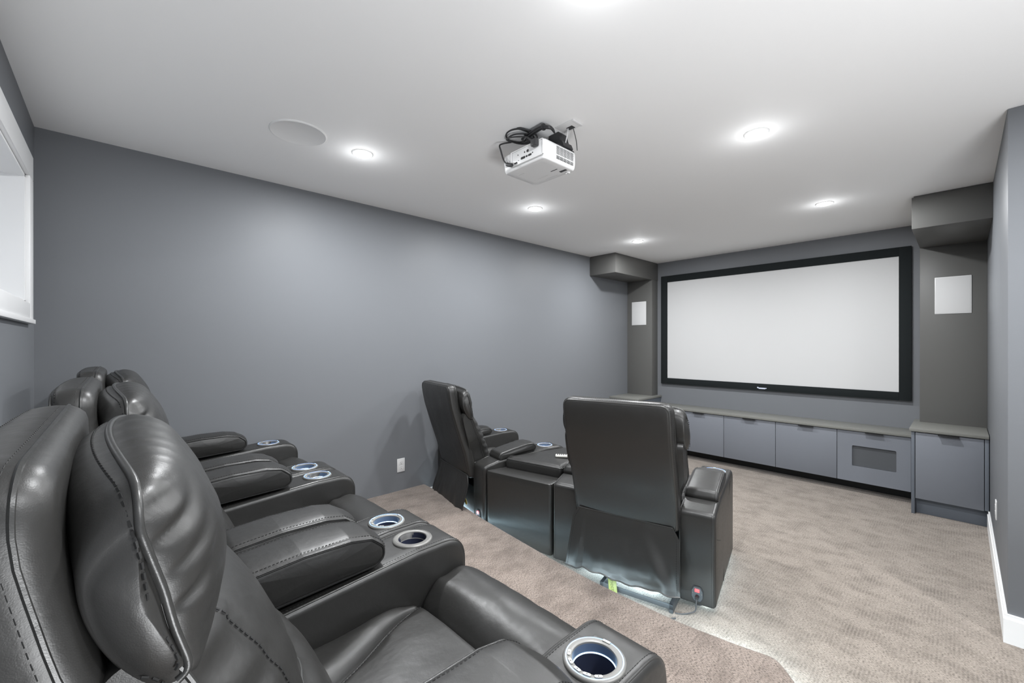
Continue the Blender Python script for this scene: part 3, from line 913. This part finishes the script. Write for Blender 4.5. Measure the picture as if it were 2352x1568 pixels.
def morph(G, F, s): return [(g[0]+(f[0]-g[0])*s, g[1]+(f[1]-g[1])*s) for g, f in zip(G, F)]
def make_headrest(parent, top, puff):
    dz = top-1.155; hw = .315 if top > 1.145 else .342
    def dy(z): return shell_y(z+dz, top)-shell_y(z, 1.155)
    Fp = [(-.100, .885), (-.126, .935), (-.146, .985), (-.153, 1.03), (-.150, 1.070), (-.134, 1.100), (-.108, 1.118), (-.064, 1.130), (-.018, 1.108), (.010, 1.045), (.004, .975), (-.014, .915), (-.038, .876), (-.062, .870)]
    Gp = [(-.098, .905), (-.126, .940), (-.146, .985), (-.153, 1.03), (-.150, 1.066), (-.134, 1.096), (-.110, 1.112), (-.102, 1.096), (-.096, 1.056), (-.088, 1.010), (-.078, .965), (-.066, .930), (-.060, .905), (-.076, .895)]
    if puff < 1:
        Fp = [(a+(g[0]-a)*(1-puff), b+(g[1]-b)*(1-puff)*.5) for (a, b), g in zip(Fp, Gp)]
    K = 12; nP = len(Fp)
    F_, G_ = spline(Fp, K), spline(Gp, K)
    xs = [hw*math.sin((-1+2*k/64)*PI/2) for k in range(65)]
    cur = []
    for x in xs:
        e = hw-abs(x); sh = (1-abs(x/hw)**2.5)**.52
        cv = morph(G_, F_, sh)
        if e < .009:
            kq = 1-(.009-math.sqrt(max(0, .009**2-(.009-e)**2)))/.055
            ca = sum(p[0] for p in cv)/len(cv); cb = sum(p[1] for p in cv)/len(cv)
            cv = [(ca+(p[0]-ca)*kq, cb+(p[1]-cb)*(1-(1-kq)*.3)) for p in cv]
        cur.append(cv)
    def mp(a, b, c):
        t = 1-min(1, (c/hw)**2); wz = sstep(.98, 1.11, b); e = max(0, hw-abs(c)); Rr = .045
        drop = 0 if e > Rr else Rr-math.sqrt(Rr*Rr-(Rr-e)**2)
        return (c, a+dy(b)+.010-.036*t*sstep(.96, 1.1, b), b+dz+(.016*t-.8*drop)*wz)
    def dp(q, u, x):
        i = u*nP
        e0 = hw-abs(x); e = max(0, e0); zz = q[2]-dz
        fr = sstep(6.0, 6.8, i)*sstep(13.4, 12.4, i)
        # gathers running inwards from the side piping
        A = .0030*math.exp(-e/.040)*(.35+1.3*abs(nz(zz*11, x*3, 8.2)))
        ph = zz*110+5*nz(zz*9, x*5, 1.7)-e*9
        g = A*(math.sin(ph)+.6*math.sin(ph*2.3+1.1))
        # two deep folds at the lower side
        f2 = -sum(D*math.exp(-((zz-Z-K_*e)/(.006+.10*e))**2) for Z, D, K_ in ((1.090, .008, .2), (1.056, .012, .45), (1.018, .009, .5), (.978, .009, .55)))*sstep(.91, .96, zz)*math.exp(-e/.055)*(1.2 if puff == 1 else .35)
        pin = 1-math.exp(-e/.008)
        soft = .0045*nz(q[0]*6, q[1]*8, q[2]*8)+.0016*nz(q[0]*24, q[2]*20, 3)
        crown = .0013*math.sin(x*330+2.5*nz(x*9, i*.4))*sstep(6.3, 6.7, i)*sstep(8.4, 7.0, i)*sstep(0, .05, e)
        side = 0
        if e0 < 0: side = math.copysign(.005*nz(q[1]*7, q[2]*7, 6)*min(1, -e0/.006), x)
        return (side, fr*(pin*(g+f2)+soft), crown+fr*.4*g*pin)
    mb = MB(); rg = loft(mb, cur, xs, LEA, mp, capn=8, capb=.014, disp=dp)
    ip = int(6.3*K)
    # piping: up one side, over the crown, down the other side
    def sidepts(k, inn, st):
        rr = rg[k]; cen = sum((Vector(p) for p in rr), Vector())/len(rr); o = []
        for i in range(ip, int(12.9*K), 2):
            p = Vector(rr[i]); d = (cen-p); d.x = 0; d.normalize(); p = p+d*inn
            p.x = rr[i][0]+(1 if k > 9 else -1)*(st+.0010*math.sin(i*.7)); o.append(p)
        return o
    crown = [Vector(rg[k][ip])+Vector((0, .0005, .0014)) for k in range(3, 62)]
    def smooth(P, n=6):
        for _ in range(n): P = [P[0]]+[(P[i-1]+P[i]*2+P[i+1])/4 for i in range(1, len(P)-1)]+[P[-1]]
        return P
    mb.tube(smooth(sidepts(1, 0, .0005)[::-1]+crown+sidepts(63, 0, .0005)), .0046, PIP, 10)
    i2 = int(5.75*K)
    crown2 = [Vector(rg[k][i2])+Vector((0, 0, .0010)) for k in range(3, 62)]
    mb.stitches(smooth(sidepts(0, .013, .0105)[::-1]+crown2+sidepts(64, .013, .0105)), THR, .0115, .0072, .0017)
    return mb.build('headrest', parent, angle=60)

def make_backcushion(parent, top):
    dz = (top-1.155); hw = .296
    def ZZ(b): return b+dz*sstep(.55, .95, b)
    Fp = [(.02, .43), (-.01, .52), (-.055, .65), (-.10, .78), (-.135, .90), (-.09, .95), (-.025, .935), (.035, .89), (.085, .815), (.118, .74), (.126, .700), (.165, .665), (.205, .59), (.225, .50), (.20, .42), (.11, .40)]
    Gp = [(.02, .43), (-.01, .52), (-.055, .65), (-.10, .78), (-.13, .90), (-.105, .935), (-.07, .92), (-.04, .86), (-.01, .79), (.025, .72), (.040, .69), (.055, .66), (.085, .60), (.115, .52), (.12, .44), (.09, .41)]
    K = 9; F_, G_ = spline(Fp, K), spline(Gp, K)
    xs = [hw*math.sin((-1+2*k/40)*PI/2)*.99 for k in range(41)]
    cur = [morph(G_, F_, (1-abs(x/hw)**2.4)**.6) for x in xs]
    def mp(a, b, c):
        sh = shell_y(ZZ(b), top)-shell_y(b, 1.155)
        return (c*(.955+(.115 if top > 1.145 else .175)*sstep(.56, .75, b)), a+sh*sstep(.5, .7, b), ZZ(b))
    def dp(q, u, x):
        e = hw-abs(x); f = 1 if 5/16 < u < 14/16 else 0
        A = .005*math.exp(-((e-.03)/.05)**2)
        z0 = q[2]-dz*.6
        fold = .008*math.exp(-abs(z0-.70)/.05)*math.sin(x*75+2*nz(x*8, z0*8))*.35
        wing = -.006*math.exp(-((abs(x)-.205)/.010)**2)*(1 if z0 < .9 else 0)
        return (0, f*(A*math.sin(z0*120+4*nz(z0*8, x*4))+fold+wing+.006*nz(x*6, z0*7, 2)), 0)
    mb = MB(); rg = loft(mb, cur, xs, LEA, mp, capn=6, capb=.004, disp=dp)
    i0, i1 = int(5.5*K), int(13.5*K)
    for s in (-1, 1):
        mb.tube([mp(G_[i][0]+.002, G_[i][1], s*(hw-.002)) for i in range(i0, i1, 2)], .0036, PIP, 7)
        g3 = inset(G_, .015)
        mb.stitches([mp(g3[i][0], g3[i][1], s*(hw+.003)) for i in range(i0, i1, 2)], THR, .011, .007, .0015)
        # wing seam stitches on the face
        kx = min(range(41), key=lambda k: abs(xs[k]-s*.205))
        mb.stitches([Vector(rg[kx][i])+Vector((0, .002, .001)) for i in range(i0, i1)], THR, .0105, .0068, .0013)
    # cross seam under the upper section
    i = int(10*K)
    mb.tube([Vector(rg[k][i])+Vector((0, .001, 0)) for k in range(4, 37)], .0030, PIP, 7)
    return mb.build('back_cushion', parent)

def seat_seam_x(y):
    t = sstep(.12, .62, y); return .085+.165*t**1.2
def make_seat(parent):
    hw = HW-AW-.003; nx, ny = 56, 44; y0, y1 = .13, .605
    mb = MB()
    def top(x, y):
        z = .452+.010*sstep(.15, .5, y)
        e = hw-abs(x); z -= .045*math.exp(-e/.018)
        z -= .10*sstep(y1-.045, y1+.012, y)**1.6
        sx = seat_seam_x(y)*(1.0)
        d = abs(x)-sx
        if d > 0: z += .022*sstep(0, .05, d)*sstep(.62, .5, y)+.006*math.sin(min(1, d/.10)*PI)
        z += .012*(1-min(1, abs(x)/max(.05, sx))**2)*sstep(.1, .4, y)
        z -= .016*math.exp(-(d/.008)**2)
        z += .003*nz(x*8, y*7, 5)+.0006*nz(x*26, y*22, 8)
        return z
    vs = []; fs = []; hx = nx//4
    for j in range(ny+1):
        y = y0+(y1-y0)*j/ny; sx = seat_seam_x(y); half = []
        for i in range(hx+1): half.append(sx*math.sin(PI/2*i/hx))
        for i in range(1, hx+1):
            t = i/hx; half.append(sx+(hw-sx)*(.5-.5*math.cos(PI*t)))
        row = [-q for q in half[::-1]]+half[1:]
        for x in row: vs.append((x, y, top(x, y)))
    W_ = nx+1
    for j in range(ny):
        for i in range(nx): fs.append((j*W_+i, j*W_+i+1, (j+1)*W_+i+1, (j+1)*W_+i))
    # skirt
    per = [j*W_ for j in range(ny+1)]+[ny*W_+i for i in range(1, nx+1)]+[j*W_+nx for j in range(ny-1, -1, -1)]+[i for i in range(nx-1, 0, -1)]
    base = len(vs)
    for p in per: vs.append((vs[p][0], vs[p][1], .30))
    m_ = len(per)
    for k in range(m_): fs.append((per[k], per[(k+1) % m_], base+(k+1) % m_, base+k))
    fs.append(tuple(base+k for k in range(m_)))
    mb.add(vs, fs, LEA)
    for s in (-1, 1):
        ys = [.15+.445*k/40 for k in range(41)]
        mb.tube([(s*seat_seam_x(y), y, top(s*seat_seam_x(y), y)+.006) for y in ys], .0036, PIP, 7)
        mb.stitches([(s*(seat_seam_x(y)-.011), y, top(s*(seat_seam_x(y)-.011), y)+.0018) for y in ys], THR, .011, .0068, .0011)
    return mb.build('seat', parent, angle=70)
def make_footrest(parent):
    hw = HW-AW+.0
    P = [(.600, .25), (.592, .36), (.600, .435), (.640, .485), (.700, .507), (.765, .503), (.825, .470), (.860, .410), (.870, .33), (.862, .20), (.845, .075), (.78, .065), (.66, .10)]
    oc = spline(P, 6); secs = round_secs(-hw, hw, .03, 5, 16)
    def dp(q, u, x):
        e = hw-abs(x)
        g = .006*math.exp(-e/.06)*math.sin(q[1]*60+q[2]*50+3*nz(q[1]*7, q[2]*7))
        return (0, .4*g, g+.008*nz(x*5, q[1]*6, q[2]*6)+.003*nz(x*18, q[1]*16, 2))
    def mp(a, b, c): return (c, a, b+.006*(1-(c/hw)**2))
    mb = MB(); loft(mb, [inset(oc, d) for _, d in secs], [c for c, _ in secs], LEA, mp, capn=6, capb=.002, disp=dp)
    return mb.build('footrest', parent)

def make_base(parent):
    mb = MB()
    mb.box((-HW+AW-.02, .06, .06), (HW-AW+.02, .60, .30), M['black'], .01)
    for s in (-1, 1):
        for y in (.07, .74):
            mb.lathe([(.022, .0), (.022, .02), (.016, .03)], (s*(HW-AW/2), y, 0), M['black'], 16)
    mb.build('base_frame', parent)

def make_skirt(parent, seed):
    mb = MB(); nx, nzv = 44, 34; th = .006; z1, z0 = .435, .098
    def P(i, j, back):
        u = -1+2*i/nx; v = j/nzv                     # v 0 top, 1 bottom
        z = z1+(z0-z1)*v
        hwid = .300+.020*v
        # clipped top right corner
        if v < .18: hwid -= .03*(1-v/.18)
        z += -.018*v*math.sin(u*5+seed)*.4 + .004*math.sin(u*19+seed)*v
        y = -.048-.075*sstep(0, 1, v)
        fold = .016*v*math.exp(-((u+.80-.05*v)/.05)**2)-.014*v*math.exp(-((u+.70)/.06)**2)
        fold += .012*v*math.exp(-((u-.5-.5*v)/.10)**2)*(-1) + .012*v*math.exp(-((u-.28-.5*v)/.10)**2)
        fold += .009*v*nz(u*3.2, v*2.2, seed)+.004*v*nz(u*9, v*4, seed+2)
        hem = .006*sstep(.93, 1, v)
        y += -fold-hem
        if back: y += th
        return (u*hwid, y, z)
    vs = []; fs = []; W_ = nx+1; K = W_*(nzv+1)
    for b in (0, 1):
        for j in range(nzv+1):
            for i in range(W_): vs.append(P(i, j, b))
    for j in range(nzv):
        for i in range(nx):
            a = j*W_+i; fs.append((a, a+1, a+1+W_, a+W_)); fs.append((K+a, K+a+W_, K+a+1+W_, K+a+1))
    def strip(idx):
        for p, q in zip(idx[:-1], idx[1:]): fs.append((p, q, q+K, p+K))
    strip(list(range(W_))); strip([nzv*W_+i for i in range(W_)]); strip([j*W_ for j in range(nzv+1)]); strip([j*W_+nx for j in range(nzv+1)])
    mb.add(vs, fs, LEA)
    mb.tube([P(i, 0, 0) for i in range(W_)], .0030, PIP, 6)
    mb.tube([P(i, nzv, 0) for i in range(W_)], .0045, PIP, 6)
    for i in (1, nx-1):
        mb.stitches([Vector(P(i, j, 0))+Vector((0, -.001, 0)) for j in range(nzv+1)], THR, .012, .007, .0010)
    return mb.build('back_skirt', parent)

def make_inlet(parent, pin):
    c = (HW-AW/2+.005, -.001, .150 if pin else .090)
    mb = MB(); hx = [(-.028, .018), (-.016, .040), (.016, .040), (.028, .018), (.028, -.018), (.016, -.040), (-.016, -.040), (-.028, -.018)]
    hx = rpoly(hx, .006, 3)
    mb.rings([[(c[0]+p[0]*1.08, c[1]+.001, c[2]+p[1]*1.06) for p in hx], [(c[0]+p[0]*1.08, c[1]-.003, c[2]+p[1]*1.06) for p in hx]], M['black'], True, False, True)
    mb.rings([[(c[0]+p[0]*.96, c[1]-.002, c[2]+p[1]*.95) for p in hx], [(c[0]+p[0]*.92, c[1]-.006, c[2]+p[1]*.92) for p in hx]], M['metal'], True, False, True)
    for s in (-1, 1): mb.lathe([(.0005, 0)], (0, 0, 0), M['metal'], 6) if False else mb.box((c[0]+s*.022-.002, c[1]-.0075, c[2]+.002), (c[0]+s*.022+.002, c[1]-.005, c[2]+.006), M['silver'], .0008)
    o = mb.build('power_inlet', parent)
    m = MB(); m.box((c[0]-.011, c[1]-.010, c[2]+.012), (c[0]+.011, c[1]-.004, c[2]+.028), M['redpin'] if pin else M['red'], .001)
    s_ = m.build('rocker_switch', o); s_['label'] = 'lit red rocker switch'
    m = MB(); m.tube([(c[0]+.001, c[1]-.004, c[2]-.010), (c[0]+.001, c[1]-.030, c[2]-.012)], .0095, M['black'], 12)
    m.tube(spline([(c[0]+.001, c[1]-.024, c[2]-.014), (c[0]+.001, c[1]-.040, c[2]-.035), (c[0]-.002, c[1]-.045, c[2]-.07), (c[0]-.02, c[1]-.060, c[2]-.080), (c[0]-.055, c[1]-.085, .004), (c[0]-.09, c[1]-.098, .004)], 6, False), .0035, M['cable'], 8)
    m.build('power_cord', o)

def make_recliner(front, seed=0):
    r = empty('recliner', (0, 0, 0))
    top = 1.140 if front else 1.155
    for s in (-1, 1):
        make_arm(s, r); make_pad(s, r, not front)
        make_cup(s, r, True)
    make_shell(r, top)
    make_headrest(r, top, .70 if front else 1.0)
    make_backcushion(r, top)
    make_seat(r); make_footrest(r); make_base(r)
    if front:
        make_skirt(r, seed)
        for yy in (.045, .70):
            m = MB(); m.tube([(-.265, yy, .052), (.265, yy, .052)], .005, M['strip'], 8); m.build('light_strip', r)
        for sx in ((1,) if seed < 2 else (-1,)):
            m = MB(); m.tube([(sx*(HW-.055), .04, .024), (sx*(HW-.055), .78, .024)], .004, M['armstrip'], 8); m.build('light_strip', r)
    return r

rear = make_recliner(False)
TR = [(-0.914, 'black leather recliner nearest the camera, in the rear row on the riser'),
      (-1.866, 'black leather recliner in the middle of the rear row on the riser'),
      (-2.826, 'black leather recliner of the rear row against the left wall')]
for i, (x, lab) in enumerate(TR):
    o = rear if i == 0 else copy_tree(rear)
    o.location = (x, .112, PLAT)
    tag(o, lab, 'recliner', 'black leather theater recliners')
# near chair: left cup light is off
near = rear
cups = [c for c in near.children if c.name.startswith('cup_holder')]
lc = min(cups, key=lambda c: min(v.co.x for v in c.data.vertices))
for ch in list(lc.children): bpy.data.objects.remove(ch)
tmp = make_cup(-1, near, False)
bpy.data.objects.remove(lc)

A1 = math.radians(13.2); A2 = math.radians(-11.0); S1, S2 = 1.05, .965
fr = make_recliner(True, 1.0)
make_inlet(fr, False)
fr.location = (-1.375, 2.218, 0); fr.rotation_euler = (0, 0, A1); fr.scale = (S1, 1, 1)
tag(fr, 'black leather recliner in the front row, right of the console, seen from behind', 'recliner', 'black leather theater recliners')
# steel rail and hanging tag under the right front chair
m = MB()
m.box((-.11, -.115, .022), (.285, -.110, .050), M['metal'], .001)
m.box((-.11, -.115, .022), (.285, -.080, .025), M['metal'], .001)
for s, x in ((-1, -.11), (1, .265)): m.box((x, -.115, .004), (x+.02, .05, .050), M['metal'], .001)
m.build('base_rail', fr, angle=30)
ta = Matrix.Translation((-.030, -.128, .046)) @ Matrix.Rotation(math.radians(-14), 4, 'Y') @ Matrix.Rotation(math.radians(-20), 4, 'X')
m = MB(); m.box((-.024, -.0008, -.040), (.024, .0008, .046), M['tag'], .0004, 2, ta)
tg = m.build('warning_tag', fr, angle=30); tg['label'] = 'yellow green tag hanging at the rail'
text_mesh('nect I', .032, M['ink'], 'lettering', tg, ta @ Matrix.Translation((0, -.0012, .002)) @ RX @ Matrix.Rotation(-PI/2, 4, 'Z'), .0002)

fl = make_recliner(True, 4.0)
make_inlet(fl, True)
fl.location = (-2.880, 2.078, 0); fl.rotation_euler = (0, 0, A2); fl.scale = (S2, 1, 1)
tag(fl, 'black leather recliner in the front row, left of the console near the left wall', 'recliner', 'black leather theater recliners')
m = MB(); xf = Matrix.Translation((.280, -.065, .245)) @ Matrix.Rotation(math.radians(35), 4, 'Y')
el = [(.040*math.cos(t*PI/14), .018*math.sin(t*PI/14)) for t in range(28)]
m.rings([[xf @ Vector((p[0], 0, p[1])) for p in el], [xf @ Vector((p[0], -.002, p[1])) for p in el]], M['label'], True, True, True)
st = m.build('oval_label', fl); st['label'] = 'gold oval label'
text_mesh('ALCO', .022, M['ink'], 'lettering', st, xf @ Matrix.Translation((0, -.0026, 0)) @ RX, .0002)

# ------------------------------------------------------------ wedge console between the front chairs
def side_line(loc, ang, sx, y):
    c, s = math.cos(ang), math.sin(ang)
    return (loc[0]+c*sx-s*y, loc[1]+s*sx+c*y)
g = .014
pl0 = side_line(fl.location, A2, HW*S2+g, -.0); pl1 = side_line(fl.location, A2, HW*S2+g, .80)
pr0 = side_line(fr.location, A1, -HW*S1-g, -.0); pr1 = side_line(fr.location, A1, -HW*S1-g, .80)
cen = Vector(((pl0[0]+pr0[0])/2, (pl0[1]+pr0[1])/2, 0))
co = empty('center_console', cen)
def CP(p): return (p[0]-cen.x, p[1]-cen.y)
q = [CP(pl0), CP(pr0), CP(pr1), CP(pl1)]
oc = subdiv(rpoly(q, [.028, .028, .10, .10], 6), .05)
secs = [(.035, .006), (.045, 0), (.10, 0), (.30, 0), (.47, 0), (.500, .001), (.511, .005), (.515, .013)]
mb = MB(); loft(mb, [inset(oc, d) for _, d in secs], [c for c, _ in secs], LEA, lambda a, b, c: (a, b+(.012*(.5-c) if b < .1 else 0), c), capn=6)
e = inset(oc, .006); mb.tube([(p[0], p[1]+.0, .510) for p in e], .0030, PIP, 6, closed=True)
mb.build('body', co)
def lerp2(a, b, t): return (a[0]+(b[0]-a[0])*t, a[1]+(b[1]-a[1])*t)
ql = [lerp2(q[0], q[3], .20), lerp2(q[1], q[2], .20), lerp2(q[1], q[2], .93), lerp2(q[0], q[3], .93)]
oc = subdiv(rpoly(ql, [.03, .03, .06, .06], 5), .03); oc = inset(oc, .004)
secs = [(.505, .010), (.512, .002), (.53, -.001), (.565, .0), (.582, .006), (.592, .018), (.597, .035)]
mb = MB(); loft(mb, [inset(oc, d) for _, d in secs], [c for c, _ in secs], LEA, lambda a, b, c: (a, b, c), capn=8, capb=.006)
e = inset(oc, .004); mb.tube([(p[0], p[1], .578) for p in e], .0026, PIP, 6, closed=True)
mb.build('lid', co)
m = MB(); m.tube([(-.17, .12, .050), (.17, .12, .050)], .005, M['strip'], 8); m.build('light_strip', co)
tag(co, 'black leather wedge console between the two front row recliners', 'console')

# remote lying on the console lid
rm = empty('remote_control', (-2.035, 2.455, .603), math.radians(-50))
m = MB(); m.box((-.022, -.075, 0), (.022, .075, .018), M['remote'], .007, 4); m.build('case', rm)
for i in range(3):
    for k in range(8):
        m = MB(); m.box((-.0145+i*.0105, -.062+k*.0155, .0172), (-.007+i*.0105, -.054+k*.0155, .0192), M['black'], .001); m.build('button', rm)
tag(rm, 'ivory remote control with dark buttons lying on the console lid', 'remote control')

# light strip behind the riser nosing
m = MB()
pts = [(p[0], p[1]+.010, .118) for p in ec if -2.7 < p[0] < -.12]
m.tube(pts, .0045, M['riserstrip'], 8)
o = m.build('led_strip'); tag(o, 'white light strip tucked under the riser nosing behind the front seats', 'light strip')

for (x, y, rz, ln) in ((-2.75, 2.005, -.09, .8), (-1.95, 1.905, -.08, .8), (-1.15, 1.880, .02, .7), (-0.66, 1.935, .22, .30), (-0.32, 1.745, -.85, .42)):
    ld = bpy.data.lights.new('riser_light', 'AREA'); ld.shape = 'RECTANGLE'; ld.size = ln; ld.size_y = .012
    ld.energy = (1.5 if x < -1.5 else 3.0 if x < -1 else 9.0)*ln; ld.color = (.74, .92, 1); ld.spread = math.radians(120)
    lo = bpy.data.objects.new('riser_light', ld); lo.location = (x, y, .112); lo.rotation_euler = (math.radians(48), 0, rz); COL.objects.link(lo)

# loose floor cord behind the chairs
def cord(name, pts, label, r=.0035):
    m = MB(); m.tube(spline(pts, 7, False), r, M['cable'], 8); o = m.build(name); tag(o, label, 'cable', 'black cords on the floor behind the front seats'); return o
cord('power_cord', [(-1.03, 2.15, .006), (-1.045, 2.13, .005), (-1.07, 2.10, .005), (-1.06, 2.06, .005), (-1.09, 2.01, .005)], 'short black cord on the floor beside the right front recliner rail')
cord('power_cord', [(-1.86, 2.06, .01), (-1.80, 2.03, .006), (-1.72, 2.01, .005), (-1.66, 2.03, .005), (-1.70, 2.06, .006), (-1.78, 2.05, .006)], 'looped black cord on the floor where console and right recliner meet')
cord('power_cord', [(-1.36, 2.07, .006), (-1.34, 2.03, .005), (-1.38, 1.96, .005)], 'black cord on the floor just right of the yellow green tag')

# soft glow under each front seat
for nm, loc, sz, en in (('seat_glow', (-1.47, 2.62), (.5, .75), 13), ('seat_glow', (-2.80, 2.50), (.5, .7), 13), ('seat_glow', (-2.12, 2.5), (.35, .6), 7)):
    ld = bpy.data.lights.new(nm, 'AREA'); ld.shape = 'RECTANGLE'; ld.size, ld.size_y = sz; ld.energy = en; ld.color = (.62, .86, 1)
    lo = bpy.data.objects.new(nm, ld); lo.location = (loc[0], loc[1], .055); COL.objects.link(lo)
